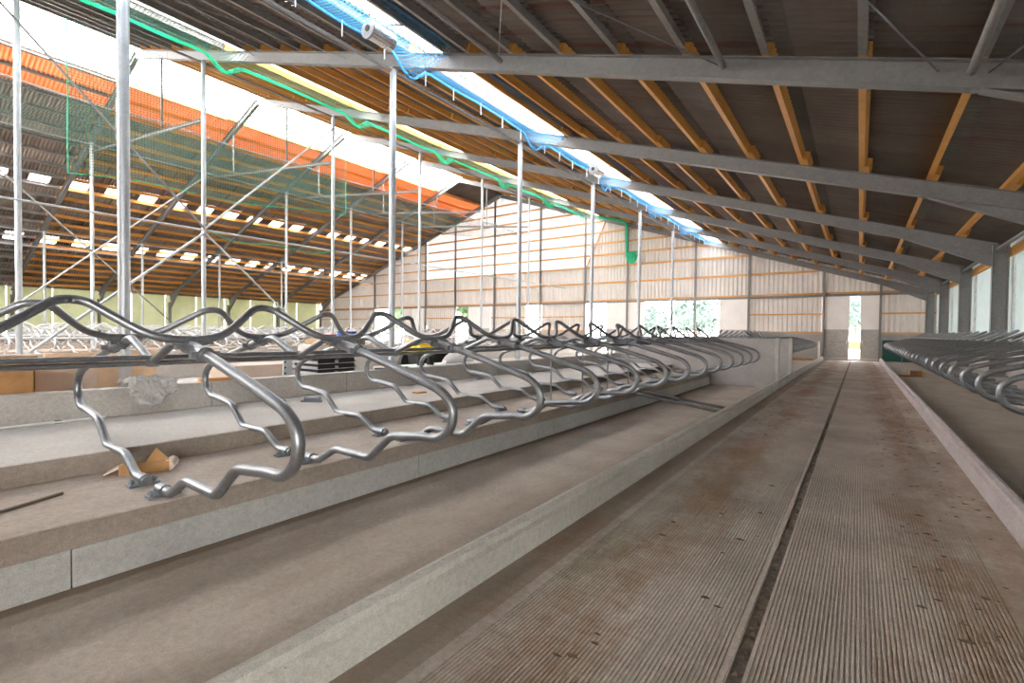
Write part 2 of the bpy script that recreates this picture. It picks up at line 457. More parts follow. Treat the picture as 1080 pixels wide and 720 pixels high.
# ------------------------------------------------------------------ steel frames
for k, y in enumerate(YF):
    if k == 0: pos = 'far behind the camera'
    ordw = ['rearmost', 'second rearmost', 'overhead', 'nearest', 'second nearest', 'third nearest', 'fourth nearest', 'fifth nearest', 'gable wall'][k]
    # right rafter with haunch, left rafter, columns
    r = thing('portal_rafter', 'grey steel rafter with haunch on the right roof slope, %s frame' % ordw, 'rafter', (3.4, y, 3.8), 'right slope steel rafters')
    off = Vector((-3.4, -y, -3.8))
    P = lambda x, dz=0: Vector((x, y, raf(x) + dz)) + off
    MB().ibeam(P(RIDGE + .0), P(3.3), .36, .2).build('beam', 'steel', r)
    hb = MB()
    a0, b0 = P(1.22), P(3.28); b1 = Vector((3.28, y, 3.84)) + off
    hb.bar(a0 + Vector((0, 0, -.006)), b1, .2, .014)
    hb.add([a0 + Vector((0, -.005, 0)), b1 + Vector((0, -.005, 0)), b0 + Vector((0, -.005, 0)), a0 + Vector((0, .005, 0)), b1 + Vector((0, .005, 0)), b0 + Vector((0, .005, 0))],
           [(0, 1, 2), (5, 4, 3), (0, 3, 4, 1), (1, 4, 5, 2), (2, 5, 3, 0)])
    hb.build('haunch', 'steel', r)
    for xs in (1.22, -13.4, -26.0):
        MB().bar(P(xs, -.02), P(xs, .37), .19, .03, (0, 1, 0)).build('splice_plate', 'steel', r)
    l = thing('portal_rafter', 'grey steel rafter on the left roof slope, %s frame' % ordw, 'rafter', (-61, y, 4.8), 'left slope steel rafters')
    off = Vector((61, -y, -4.8))
    MB().ibeam(P(RIDGE - .02), P(-60.9), .36, .2).build('beam', 'steel', l)
    hb = MB(); a0, b1 = P(-58.8), Vector((-60.85, y, 3.84)) + off; b0 = P(-60.85)
    hb.bar(a0 + Vector((0, 0, -.006)), b1, .2, .014)
    hb.add([a0 + Vector((0, -.005, 0)), b1 + Vector((0, -.005, 0)), b0 + Vector((0, -.005, 0)), a0 + Vector((0, .005, 0)), b1 + Vector((0, .005, 0)), b0 + Vector((0, .005, 0))],
           [(2, 1, 0), (3, 4, 5), (1, 4, 3, 0), (2, 5, 4, 1), (0, 3, 5, 2)])
    hb.build('haunch', 'steel', l)
    for xa, xb, lab, zb in ((3.28, 3.66, 'right wall', .408), (-61.24, -60.86, 'left wall', 0)):
        if k == 8 and xa < 0: pass
        c = thing('eave_column', 'grey steel H column at the %s, %s frame' % (lab, ordw), 'column', (xa, y, zb), lab + ' eave columns')
        zt = raf(3.3) + .3
        h = xb - xa
        MB().ibeam((0, 0, 0), (0, 0, zt - zb), h, .19, .016, .011, (1, 0, 0)).build('shaft', 'steel', c)
        st = MB()
        for zz in (3.6, 4.2): st.box(.01, h - .01, -.095, .095, zz - zb, zz - zb + .014)
        st.build('stiffener', 'steel', c)
        bp = MB().box(-.05, h + .05, -.14, .14, 0, .02)
        for sx in (-.02, h + .02):
            for sy in (-.11, .11): bp.tube([(sx, sy, .02), (sx, sy, .05)], .012, 6)
        bp.build('base_plate', 'steel', c)

# interior posts
XP = [-10.4, -22.15, -37.45, -49.2]
PR = [.085, .085, .10, .09]
PN = ['right of the feed table', 'behind the feed table', 'beyond the ridge', 'nearest to the left wall']
for j, xp in enumerate(XP):
    for k, y in enumerate(YF[1:-1]):
        ordw = ['rearmost', 'first', 'second', 'third', 'fourth', 'fifth', 'sixth'][k]
        if k == 1: y += {0: .12, 1: .6}.get(j, 0)
        p = thing('roof_post', 'round galvanised roof post, %s of the row %s' % (ordw, PN[j]), 'post', (xp, y, 0), 'galvanised roof posts')
        h = raf(xp) - .02
        MB().tube([(0, 0, .02), (0, 0, h)], PR[j] if not (j == 0) else .088, 14).build('shaft', 'post', p)
        MB().box(-.16, .16, -.16, .16, 0, .025).build('base_plate', 'post', p)
        MB().box(-.12, .12, -.10, .10, h - .012, h + .012).build('head_plate', 'post', p)
# longitudinal tubes along the post heads, at the eaves and at half height
def long_tube(x, z, y0, y1, r, lab, mat='post'):
    tag(MB().tube([(x, y0, z), (x, y1, z)], r, 8).build('bracing_tube', mat), lab, 'tube', 'bracing tubes')


for j, xp in enumerate(XP):
    for k in range(1, 8):
        a, b = YF[k], YF[k + 1]
        long_tube(xp, raf(xp) - .1, a + .1, b - .1, .05, 'steel strut tube along the heads of the posts %s, %s bay' % (PN[j], ORD[k - 1]), 'steel' if j < 2 else 'post')
for k in range(2, 8):
    long_tube(-22.02, 5.7, YF[k] + .1, YF[k + 1] - .1, .035, 'pale rail tube half way up the posts behind the feed table, %s bay' % ORD[k - 2])
    long_tube(-49.05, 7.5, YF[k] + .1, YF[k + 1] - .1, .06, 'pale thick tube under the left roof, near the left wall posts, %s bay' % ORD[k - 2])
for i, xs in enumerate((1.12, -1.95, -6.65)):
    long_tube(xs, raf(xs) + .2, YF[2] + .1, YF[3] - .1, .055, 'dull steel strut tube between the overhead and nearest rafters, %s from the right' % ORD[i], 'steelD')
for k in range(2, 8):
    long_tube(3.4, 4.35, YF[k] + .11, YF[k + 1] - .11, .05, 'grey eave tube between the right wall columns, %s bay' % ORD[k - 2], 'steel')


def brace(x, ya_, za, yb, zb, r, lab, mat='post'):
    tag(MB().tube([(x, ya_, za), (x, yb, zb)], r, 6).build('diagonal_brace', mat), lab, 'brace', 'diagonal braces')


x2, x3 = -22.05, -37.3
brace(x2, YF[3], 5.75, YF[2], 12.0, .045, 'dark diagonal brace rising left from the nearest braced post', 'steel')
brace(x2, YF[3], 5.6, YF[2], .03, .05, 'pale diagonal brace falling left from the nearest braced post')
brace(x2, YF[3], 5.75, YF[4], 12.0, .045, 'pale diagonal brace rising right from the nearest braced post', 'post')
brace(x2, YF[3], 5.6, YF[4], .03, .045, 'pale diagonal brace falling right from the nearest braced post')
brace(x3, YF[2], 12.2, YF[4], .03, .05, 'dark long brace falling right under the far roof slope', 'steel')
brace(x3 + .12, YF[2], .03, YF[4], 12.2, .05, 'pale long brace rising right under the far roof slope')
# raking ties under the ridge with their hangers
for k in range(2, 8):
    y = YF[k]; o = ORD[k - 2]
    t = thing('raking_tie', 'pale steel tie raking between the inner posts, %s frame' % o, 'tie beam', (-22.2, y, 10.2), 'raking ties under the ridge')
    MB().ibeam((-.05, 0, 0), (-15.1, 0, 1.85), .13, .1).build('beam', 'steel', t)
    for xh in (-26.6, -33.0):
        zz = 10.2 + (-22.2 - xh) * .1229 + .2
        MB().bar((xh + 22.2, 0, zz - 10.2), (xh + 22.2, 0, raf(xh) - 10.2), .07, .07, (1, 0, 0)).build('hanger', 'steel', t)
# tie rods crossing the nearest roof bay
rods = [((-12.5, YF[2]), (-18, YF[3])), ((-18, YF[2]), (-12.5, YF[3])), ((-6.8, YF[2]), (-2.0, YF[3])), ((-2.0, YF[2]), (-6.8, YF[3])), ((-1.9, YF[2]), (.8, YF[3])), ((2.9, YF[2]), (1.3, YF[3]))]
for i, (a, b) in enumerate(rods):
    tag(MB().tube([(a[0], a[1], raf(a[0]) + .24), (b[0], b[1], raf(b[0]) + .24)], .012, 6).build('tie_rod', 'galv'),
        'thin steel tie rod crossing the nearest roof bay, %s of six' % ORD[i], 'rod', 'roof tie rods')

# ------------------------------------------------------------------ purlins
XPR = [2.5] + [1.22 - 1.265 * i for i in range(8)] + [-8.4, -9.66] + [-10.9 - 1.265 * i for i in range(6)] + [-18.45, -19.95] + [-21.2 - 1.265 * i for i in range(7)]
XPL = [-32.45 - 1.265 * i for i in range(23)]
BAYS = ['rear bay', 'overhead bay', 'nearest bay', 'second bay', 'third bay', 'fourth bay', 'fifth bay', 'last bay']
pro = {}
for side, xs in (('right', XPR), ('left', XPL)):
    for b in range(1, 8):
        ya2, yb2 = YF[b], YF[b + 1]
        steel = b <= 2
        for i, xp in enumerate(xs):
            key = (steel, side, b == 7)
            rev = i if side == 'right' else len(xs) - 1 - i
            L = yb2 - ya2
            if key not in pro:
                mb = MB(); sg = 1 if side == 'right' else -1
                up = Vector((sg * SL, 0, 1)).normalized()
                if steel:
                    mb.prism([(-.06, 0), (.06, 0), (.06, .015), (-.045, .015), (-.045, .205), (.06, .205), (.06, .22), (-.06, .22)], (0, .12, 0), (0, L - .12, 0), up)
                    mb.bar((0, -.1, .1), (0, .12, .1), .06, .16, up); mb.bar((0, L - .12, .1), (0, L + .1, .1), .06, .16, up)
                else:
                    mb.prism([(-.055, 0), (.055, 0), (.055, .21), (-.055, .21)], (0, -.16, 0), (0, L * .5, 0), up)
                    mb.prism([(-.055, 0), (.055, 0), (.055, .21), (-.055, .21)], (0, L * .5, 0), (0, L + (.2 if b == 7 else .0), 0), up)
                    mb.prism([(.06, 0), (.165, 0), (.165, .2), (.06, .2)], (0, L - .62, 0), (0, L + (.2 if b == 7 else .3), 0), up)
                o = mb.build('roof_purlin', 'steelD' if steel else 'timber'); pro[key] = o
            else:
                o = pro[key].copy(); COL.objects.link(o)
            o.location = (xp, ya2, raf(xp) + .375)
            tag(o, '%s purlin, %s roof slope, %s up from the eave, %s' % ('dull steel' if steel else 'orange timber', side, ORD[rev], BAYS[b]), 'purlin',
                '%s purlins of the %s roof slope, %s' % ('steel' if steel else 'timber', side, BAYS[b]))

# ------------------------------------------------------------------ roof sheets
SH = .605


def corrugated_roof(name, xa, xb, y0, y1, mat, pitch=.177, amp=.031, dz=0):
    ny = max(2, int((y1 - y0) / pitch * 6)); mb = MB()
    nx = max(1, round(abs(xb - xa) / 2.4))
    for i in range(nx):
        p = xa + (xb - xa) * i / nx; q = xa + (xb - xa) * (i + 1) / nx + math.copysign(.09, xb - xa) * (i < nx - 1)
        o = len(mb.v)
        lap = .012
        for j in range(ny + 1):
            y = y0 + (y1 - y0) * j / ny; z = amp * math.sin(2 * math.pi * y / pitch) + dz
            mb.v.append((p, y, raf(p) + SH + z + (lap if abs(p - RIDGE) < abs(q - RIDGE) else -lap)))
            mb.v.append((q, y, raf(q) + SH + z + (-lap if abs(p - RIDGE) < abs(q - RIDGE) else lap)))
        for j in range(ny):
            mb.f.append((o + 2 * j, o + 2 * j + 1, o + 2 * j + 3, o + 2 * j + 2)); mb.sm.append(True)
    return struct(mb.build(name, mat, solid=.007))


corrugated_roof('ceiling_right_eave', 4.1, -8.55, YB, YG, 'sheet')
corrugated_roof('ceiling_rooflight_strip', -8.55, -9.5, YB, YG, 'rooflight')
corrugated_roof('ceiling_right_middle', -9.5, -18.5, YB, YG, 'sheet')
corrugated_roof('ceiling_rooflight_strip_inner', -18.5, -19.9, YB, YG, 'rooflight')
corrugated_roof('ceiling_right_ridge', -19.9, -29.3, YB, YG, 'sheet')
corrugated_roof('ceiling_ridge_end', -29.3, -32.45, 33.0, YG, 'sheet')
corrugated_roof('ceiling_left_ridge', -32.45, -35.0, YB, YG, 'redlight')
corrugated_roof('ceiling_left_upper', -35.0, -42.6, YB, YG, 'sheetLit')
corrugated_roof('ceiling_left_middle', -43.8, -51.2, YB, YG, 'sheetLit')
corrugated_roof('ceiling_left_eave', -52.4, -61.6, YB, YG, 'sheetLit')
for xa, xb, s in ((-42.6, -43.8, '_upper'), (-51.2, -52.4, '_lower')):
    y = YB; i = 0
    while y < YG - .2:
        y2 = min(y + .98, YG); corrugated_roof('ceiling_rooflight' + s if i % 2 else 'ceiling_infill' + s, xa, xb, y, y2, 'rooflight' if i % 2 else 'sheet'); y = y2; i += 1

# ------------------------------------------------------------------ gable wall
GY = 39.1
PG = [-49.4, -40.35, -35.8, -30.4, -24.85, -20.1, -16.1, -10.5, -6.67, -2.02, 1.06]


def ztop(x): return raf(x) + .62


def corr_wall(name, segs, y, mat, pitch=.3, amp=.03):
    """vertical corrugated sheets; segs = [(x0,x1,z0,ztop or None for the roof line)]"""
    mb = MB()
    for x0, x1, z0, z1 in segs:
        n = max(2, int((x1 - x0) / pitch * 6)); o = len(mb.v)
        for i in range(n + 1):
            x = x0 + (x1 - x0) * i / n; s = math.sin(2 * math.pi * x / pitch); d = amp * max(-.5, min(.5, s)) * 2
            top = ztop(x) if z1 is None else (z1(x) if callable(z1) else z1); bot = z0(x) if callable(z0) else z0
            mb.v += [(x, y + d, bot), (x, y + d, max(top, bot + .01))]
        for i in range(n): mb.f.append((o + 2 * i, o + 2 * i + 1, o + 2 * i + 3, o + 2 * i + 2)); mb.sm.append(False)
    return struct(mb.build(name, mat, solid=.008))


HZ = 4.45
def diag(x): return min(ztop(x), 7.5 + (x + 20.1) * 2.2)
corr_wall('wall_gable_upper', [(-61.2, -40.4, HZ, None), (-40.4, -20.1, HZ, 7.48), (-20.1, -18.2, HZ, diag), (-18.2, 3.86, HZ, None)], GY + .16, 'gable')
LZ = 1.78
struct(corr_wall('window_gable_light_sheets', [(-40.4, -20.1, 7.48, lambda x: raf(x) + .62), (-20.1, -18.2, diag, lambda x: raf(x) + .62)], GY + .2, 'lightsheet'))
closed = [(-61.2, -49.6), (-40.35, -35.8), (-31.0, -26.6), (-24.85, -20.1), (-6.67, -2.02), (1.06, 3.86)]
corr_wall('wall_gable_sheets', [(a, b, LZ, HZ) for a, b in closed], GY + .16, 'gable')
mb = MB()
for a, b in closed: mb.box(a, b, GY + .02, GY + .2, 0, LZ)
struct(mb.build('wall_gable_lower', 'wallc'))
corr_wall('door_4', [(-44.3, -40.4, .05, HZ - .1)], GY + .12, 'panel', .5)
for i, (a, b) in enumerate(((-34.1, -31.05), (-18.1, -14.7), (-8.73, -6.72))):
    d = struct(MB().box(a, b, GY + .12, GY + .18, .05, HZ - .12).build('door_%d' % (i + 5), 'panel'))
    struct(MB().box(a + .05, b - .05, GY + .09, GY + .12, .1, 2.0).build('kick_board', 'panelG', d))
# the sliding door at the end of the alley, slightly open
for i, (a, b) in enumerate(((-1.99, -.57), (.03, 1.04))):
    d = struct(MB().box(a, b, GY + .02, GY + .08, .10, 4.36).build('door_%d' % (i + 1), 'panel'))
    struct(MB().box(a + .02, b - .02, GY - .02, GY + .02, .14, 2.05).build('kick_board', 'panelG', d))
    struct(MB().box(a + .02, b - .02, GY - .026, GY - .02, 1.18, 1.23).build('cross_bar', 'wallc', d))
    hx = b - .12 if i == 0 else a + .12
    struct(MB().box(hx - .03, hx + .03, GY - .05, GY - .02, 1.1, 1.35).build('handle', 'white', d))
struct(MB().box(-2.02, 1.06, GY - .1, GY + .16, 0, .1).build('trim_5', 'kerb'))
# rails
RZ = [6.05, 7.48, 8.52, 9.52, 10.48, 11.45, 12.45, 13.45, 14.4]
for i, z in enumerate(RZ):
    lim = RIDGE + (raf(RIDGE) - z) / SL; lim2 = 2 * RIDGE - lim
    tag(MB().box(max(-60.8, lim2), min(3.4, lim), GY + .04, GY + .13, z - .075, z + .075).build('gable_rail', 'timberX'), 'orange timber rail across the gable, %s above the door heads' % ORD[i], 'rail', 'orange gable rails')
tag(MB().box(-60.8, 3.4, GY + .03, GY + .13, HZ - .02, HZ + .11).build('gable_rail', 'timberX'), 'orange timber rail running over all the gable door heads', 'rail', 'orange gable rails')
struct(MB().box(-60.8, 3.3, GY - .02, GY + .06, HZ - .18, HZ - .02).build('gable_lintel_beam', 'steel'))
CN = ['far left corner', 'third panel from the left', 'middle left', 'middle right', 'left of the alley door', 'right of the alley door']
for (a, b), nm in zip(closed, CN):
    for z, s in ((3.1, 'upper'), (1.84, 'lower')):
        tag(MB().box(a + .02, b - .02, GY + .04, GY + .13, z - .055, z + .055).build('panel_rail', 'timberX'), 'short orange %s rail of the gable panel, %s' % (s, nm), 'rail', 'short gable panel rails')
tag(MB().bar((-20.05, GY + .07, 7.5), (-18.15, GY + .07, 11.7), .09, .09, (0, 1, 0)).build('slanted_rail', 'timberX'), 'slanted orange rail edging the cladding beside the bright gable opening', 'rail')
for i, xp in enumerate(PG):
    p = thing('gable_post', 'grey steel gable post, %s from the left' % ORD[i], 'post', (xp, GY - .1, 0), 'gable posts')
    MB().ibeam((0, -.08, 0), (0, -.08, raf(xp) - .01), .16, .13, .012, .01, (0, 1, 0)).build('shaft', 'steel', p)
    MB().box(-.12, .12, -.14, .14, 0, .02).build('base_plate', 'steel', p)

# ------------------------------------------------------------------ side walls
mb = MB(); y = YB
while y < 39:
    mb.box(-61.5, -61.42, y, min(y + 2.96, 39.1), .9, 5.28); y += 3.02
struct(mb.build('wall_left', 'green_wall'))
struct(MB().box(-61.6, -61.35, YB, 39.1, 0, .9).build('wall_left_lower', 'wallc'))
mb = MB()
for k in range(1, 8):
    a, b = YF[k] + .14, YF[k + 1] - .14; m_ = (a + b) / 2
    mb.box(3.80, 3.84, YF[k] + .004, m_ - .002, 1.0, 4.6); mb.box(3.80, 3.84, m_ + .002, YF[k + 1] - .004 + (.3 if k == 7 else 0), 1.0, 4.6)
struct(mb.build('wall_right', 'curtain'))
for k in range(1, 8):
    a, b = YF[k] + .1, YF[k + 1] - .1; m_ = (a + b) / 2
    fr = MB()
    for yy in (a, m_, b): fr.box(3.75, 3.8, yy - .04, yy + .04, 1.0, 4.14)
    struct(fr.build('window_%d' % k, 'white'))
    tag(MB().box(3.7, 3.78, a, b, 4.14, 4.4).build('eave_board', 'timber'), 'orange timber eave board over the right wall panel, %s bay' % ORD[k - 1], 'board', 'eave boards')

corr_wall('wall_rear_unseen', [(-61.2, -40.4, .0, None), (-40.4, -20.1, .0, 7.48), (-20.1, 4.0, .0, None)], -9.5, 'gable')  # unseen behind the camera; closed and open parts shaped to limit the light

# ------------------------------------------------------------------ cubicle dividers
PITCH = 1.15
HALF = [(.12, .45), (.345, .452), (.60, .592), (1.06, .586), (1.32, .80), (1.70, .845), (1.82, .842), (1.965, .93), (1.985, 1.09), (1.87, 1.195), (1.55, 1.29), (1.05, 1.42), (.80, 1.475)]
FR = [0, .06, .06, .06, .065, .06, .09, .09, .09, .09, .12, .1, 0]
ZB = .408


def half_path(s):
    return fillet([(s * a, 0, z - ZB) for a, z in HALF], FR, 5)


def bracket_path(two=True):
    R_ = [(.86, 1.462), (.45, 1.545), (0.05, 1.385)]
    pts = [(a, 0, z - ZB) for a, z in R_]
    if two: pts = pts + [(-a, 0, z - ZB) for a, z in reversed(R_)]
    return fillet(pts, .07, 4)


def clampset(mb, s):
    # foot clamp with bolts on the slab
    c = s * .2
    mb.tube([(c - .05, 0, .042), (c + .05, 0, .042)], .045, 10)
    mb.box(c - .045, c + .045, -.1, .1, 0, .018)
    for yy in (-.075, .075): mb.tube([(c, yy, .0), (c, yy, .055)], .014, 6); mb.tube([(c, yy, .03), (c, yy, .045)], .024, 6)


def sleeve(mb, s):
    p = Vector((s * .93, 0, 1.448 - ZB)); q = Vector((s * .60, 0, 1.516 - ZB))
    mb.tube([p, q], .043, 10); d = (q - p)
    for t in (.12, .85):
        c = p + d * t; mb.tube([c - d * .05, c + d * .05], .055, 10)
        mb.box(c.x - .018, c.x + .018, -.085, .085, c.z - .02, c.z + .02)
    # saddle under the wavy rail
    mb.box(s * .66 - .06, s * .66 + .06, -.12, .12, 1.513 - ZB, 1.53 - ZB)


def make_divider(label, group, sides=(1, -1), mat='galv'):
    d = thing('cubicle_divider', label, 'cubicle divider', (0, 0, ZB), group)
    for s in sides:
        MB().tube(half_path(s), .0335, 12).build('loop', mat, d)
        m = MB(); clampset(m, s); m.build('foot_clamp', 'bolt', d)
        m = MB(); sleeve(m, s); m.build('sleeve_clamp', mat, d)
    br = bracket_path(len(sides) == 2)
    if len(sides) == 1: br = [Vector((sides[0] * p.x, p.y, p.z)) for p in br]
    m = MB().tube(br, .029, 10)
    m.box(-.045, .045, -.03, .03, 1.335 - ZB, 1.42 - ZB)
    m.build('cross_bracket', mat, d)
    return d


def make_simple(sides=(1, -1), mat='galvL'):
    m = MB()
    for s in sides:
        m.tube(half_path(s)[::2] + [half_path(s)[-1]], .034, 6)
    m.tube(bracket_path(True)[::2], .03, 6)
    return m.build('cubicle_divider', mat)


XC = -4.28
ys1 = [.2 + PITCH * i for i in range(14)]; ys2 = [21.0 + PITCH * i for i in range(15)]
ys1 = [y for y in ys1 if y < 16.2]
d0 = None
for i, y in enumerate(ys1):
    lab = 'galvanised double cubicle divider, %s from the camera in the near left row' % ORD[i]
    if d0 is None: d0 = make_divider(lab, 'near left row of dividers'); o = d0
    else: o = copy_of(d0, (0, 0, 0))
    o.location = (XC, y, ZB); tag(o, lab, 'cubicle divider', 'near left row of dividers')
for i, y in enumerate(ys2):
    o = copy_of(d0, (XC, y, ZB)); tag(o, 'galvanised double cubicle divider, %s behind the crossing wall toward the gable' % ORD[i], 'cubicle divider', 'dividers behind the crossing wall')
XR = 3.2
d1 = None
for i in range(31):
    y = 2.6 + PITCH * i
    lab = 'galvanised single cubicle divider along the right wall, %s from the camera' % ORD[i]
    if d1 is None: d1 = make_divider(lab, 'right wall row of dividers', (-1,)); o = d1
    else: o = copy_of(d1, (0, 0, 0))
    o.location = (XR, y, ZB); tag(o, lab, 'cubicle divider', 'right wall row of dividers')
ds = None
RN = ['beyond the feed table', 'just past the ridge', 'in the far left field', 'closest to the left wall']
for j, xc in enumerate(ROWS):
    for i in range(32):
        if ds is None: ds = make_simple(); o = ds
        else: o = ds.copy(); COL.objects.link(o)
        o.location = (xc, 1.0 + PITCH * i, ZB)
        tag(o, 'bright cubicle divider, row %s, %s from the near end' % (RN[j], ORD[i]), 'cubicle divider', 'dividers of the row ' + RN[j])


def wavy(x, y_first, n, lab, r=.027, mat='galv', zlow=1.545, zhigh=1.79, sides=10, k0=.19, lean=-.22):
    """neck rail: flat at each divider, a hump between two dividers"""
    pts = [(x, y_first - k0, zlow)]
    for i in range(n):
        y = y_first + i * PITCH
        pts += [(x, y + k0, zlow), (x + lean, y + .6 - .06, zhigh), (x + lean, y + .6 + .06, zhigh), (x, y + PITCH - k0, zlow)]
    o = MB().tube(fillet(pts, .16, 5), r, sides).build('neck_rail', mat)
    return tag(o, lab, 'rail', 'wavy neck rails')


def straight(x, y0, y1, z, lab, r=.019, mat='galv'):
    return tag(MB().tube([(x, y0, z), (x, y1, z)], r, 8).build('brisket_rail', mat), lab, 'rail', 'straight rails')


wavy(XC + .66, ys1[0] - PITCH, 14, 'wavy galvanised neck rail on the alley side of the near left row')
wavy(XC - .66, ys1[0] - PITCH, 14, 'wavy galvanised neck rail on the far side of the near left row', lean=.22)
wavy(XC + .66, ys2[0] - PITCH * 0, 14, 'wavy galvanised neck rail behind the crossing wall, alley side')
wavy(XC - .66, ys2[0] - PITCH * 0, 14, 'wavy galvanised neck rail behind the crossing wall, far side', lean=.22)
for i, (dx, z) in enumerate(((.02, 1.405), (.03, 1.363))):
    straight(XC + dx, -1.2, 16.45, z, 'long straight rail through the brackets of the near left row, %s of the pair' % ('upper', 'lower')[i])
straight(XC, 20.3, 37.4, 1.385, 'long straight rail through the brackets behind the crossing wall')
wavy(XR - .66, 2.6, 30, 'wavy galvanised neck rail of the right wall row', lean=.42)
straight(XR - .02, 2.0, 37.4, 1.385, 'long straight rail of the right wall row')
for j, xc in enumerate(ROWS):
    for s, nm in ((.66, 'near side'), (-.66, 'far side')):
        wavy(xc + s, 1.0, 31, 'bright wavy neck rail of the row %s, %s' % (RN[j], nm), .028, 'galvL', sides=6, lean=-.22 if s > 0 else .22)
        straight(xc + s * 2, .8, 37, 1.2, 'bright straight rail of the row %s, %s' % (RN[j], nm), .03, 'galvL')
# slim props under the straight rails
for i, y in enumerate((7.08, 8.25, 9.4, 10.55)):
    p = thing('rail_prop', 'slim upright prop under the straight rails, %s from the camera' % ORD[i], 'prop', (XC - .06, y + .12, ZB), 'rail props')
    MB().tube([(0, 0, .01), (0, 0, .935)], .017, 8).build('shaft', 'galv', p)
    MB().box(-.04, .04, -.04, .04, 0, .01).build('foot', 'galv', p)

# ------------------------------------------------------------------ loose things on the concrete
for i, (a, b) in enumerate((((-2.33, 11.15, .035), (-4.0, 9.85, .445)), ((-2.33, 10.55, .035), (-4.05, 9.5, .445)))):
    # leaning from the trough floor over the slab edge
    tag(MB().tube([a, b], .034, 10).build('loose_tube', 'galv'), 'loose galvanised tube lying across the bed down to the kerb, %s of two' % ('farther', 'nearer')[i], 'tube', 'loose tubes')


def open_box(name, label, loc, rz, sx, sy, h, mat, flaps=True, group=None, t=.012):
    o = thing(name, label, 'box', loc, group, rz)
    m = MB().box(-sx / 2, sx / 2, -sy / 2, sy / 2, 0, t)
    m.box(-sx / 2, -sx / 2 + t, -sy / 2, sy / 2, 0, h); m.box(sx / 2 - t, sx / 2, -sy / 2, sy / 2, 0, h)
    m.box(-sx / 2, sx / 2, -sy / 2, -sy / 2 + t, 0, h); m.box(-sx / 2, sx / 2, sy / 2 - t, sy / 2, 0, h)
    m.build('body', mat, o)
    if flaps:
        MB().bar((-sx / 2, 0, h), (-sx / 2 - sx * .3, 0, h - .02), sy * .98, t).build('flap', mat, o)
        MB().bar((sx / 2, 0, h), (sx / 2 + sx * .25, 0, h + sx * .18), sy * .98, t).build('flap', mat, o)
    return o


# torn carton beside the first divider foot
cb = thing('torn_carton', 'torn brown cardboard carton lying beside the first divider foot', 'box', (-4.9, 1.5, ZB), None, math.radians(64))
MB().box(-.17, .17, -.08, .08, 0, .012).box(-.17, .17, -.085, -.073, 0, .085).box(-.17, .17, .073, .085, 0, .06).build('body', 'card', cb)
MB().bar((-.17, 0, .06), (-.27, 0, .015), .16, .01).build('flap', 'cardP', cb)
m = MB(); m.add([(.0, -.06, .085), (.17, -.06, .09), (.06, .05, .18), (.0, -.05, .085), (.17, -.05, .09), (.06, .06, .18)], [(0, 1, 2), (5, 4, 3), (0, 3, 4, 1), (1, 4, 5, 2), (2, 5, 3, 0)])
m.build('torn_flap', 'card', cb)
MB().tube([(.16, -.08, .04), (.18, .08, .05)], .045, 8).build('rolled_edge', 'cardP', cb)
tag(MB().tube([(-4.35, .3, ZB + .012), (-4.66, .92, ZB + .012)], .011, 6).build('stick', 'bark'), 'thin dark stick lying on the divider slab at the left edge', 'stick')
rod = thing('loose_rod', 'white rod lying along the upper slab by the block wall', 'rod', (-7.0, .3, .583 + .016))
MB().tube([(.04, -.6, 0), (-.0, 1.45, 0)], .014, 8).build('shaft', 'white', rod)
MB().tube([(.004, 1.02, 0), (.003, 1.08, 0)], .017, 8).build('joint', 'black', rod)
tag(MB().box(-6.05, -5.9, 5.55, 5.75, .583, .61).build('brick_chip', 'cardO', bevel=.008), 'small orange chip lying on the upper slab', 'chip')
for i, (xx, yy) in enumerate(((-6.55, 3.55), (-6.4, 3.95))):
    b = thing('clamp_fitting', 'loose zinc clamp fitting on the upper slab, %s of two' % ('nearer', 'farther')[i], 'fitting', (xx, yy, .583), 'loose clamp fittings', .6 * i)
    MB().box(-.14, .14, -.04, .04, 0, .02).build('plate', 'bolt', b); MB().tube([(-.1, 0, .045), (.12, 0, .045)], .035, 8).build('socket', 'bolt', b)
# plastic sheet hung over the block wall
ps = MB(); nu, nv = 40, 40
for i in range(nu + 1):
    for j in range(nv + 1):
        u, v = i / nu, j / nv
        y = 1.95 + .55 * u + .10 * v * (.5 - u); hang = .12 + .24 * max(0, math.sin(math.pi * min(1, u * 1.15))) * (.6 + .4 * noise.noise(Vector((u * 5, 0, 3))))
        if v < .45: xq, z = -7.36 + v / .45 * .33, .93 + .05 * math.sin(math.pi * v / .45) * (.5 + u * (1 - u) * 3)
        else: xq, z = -7.025, .915 - (v - .45) / .55 * hang
        q = Vector((u * 9, v * 6, 1)); nz = abs(noise.noise(q)) + .5 * abs(noise.noise(q * 2.3))
        ps.v.append((xq + nz * .05, y + .06 * noise.noise(Vector((u * 7, v * 7, 9))), z + .008 + (nz * .07 if v < .5 else 0)))
for i in range(nu):
    for j in range(nv): a = i * (nv + 1) + j; ps.f.append((a, a + 1, a + nv + 2, a + nv + 1)); ps.sm.append(True)
tag(ps.build('plastic_sheet', 'plastic', solid=.003), 'crumpled clear plastic sheet draped over the block wall', 'plastic sheet')
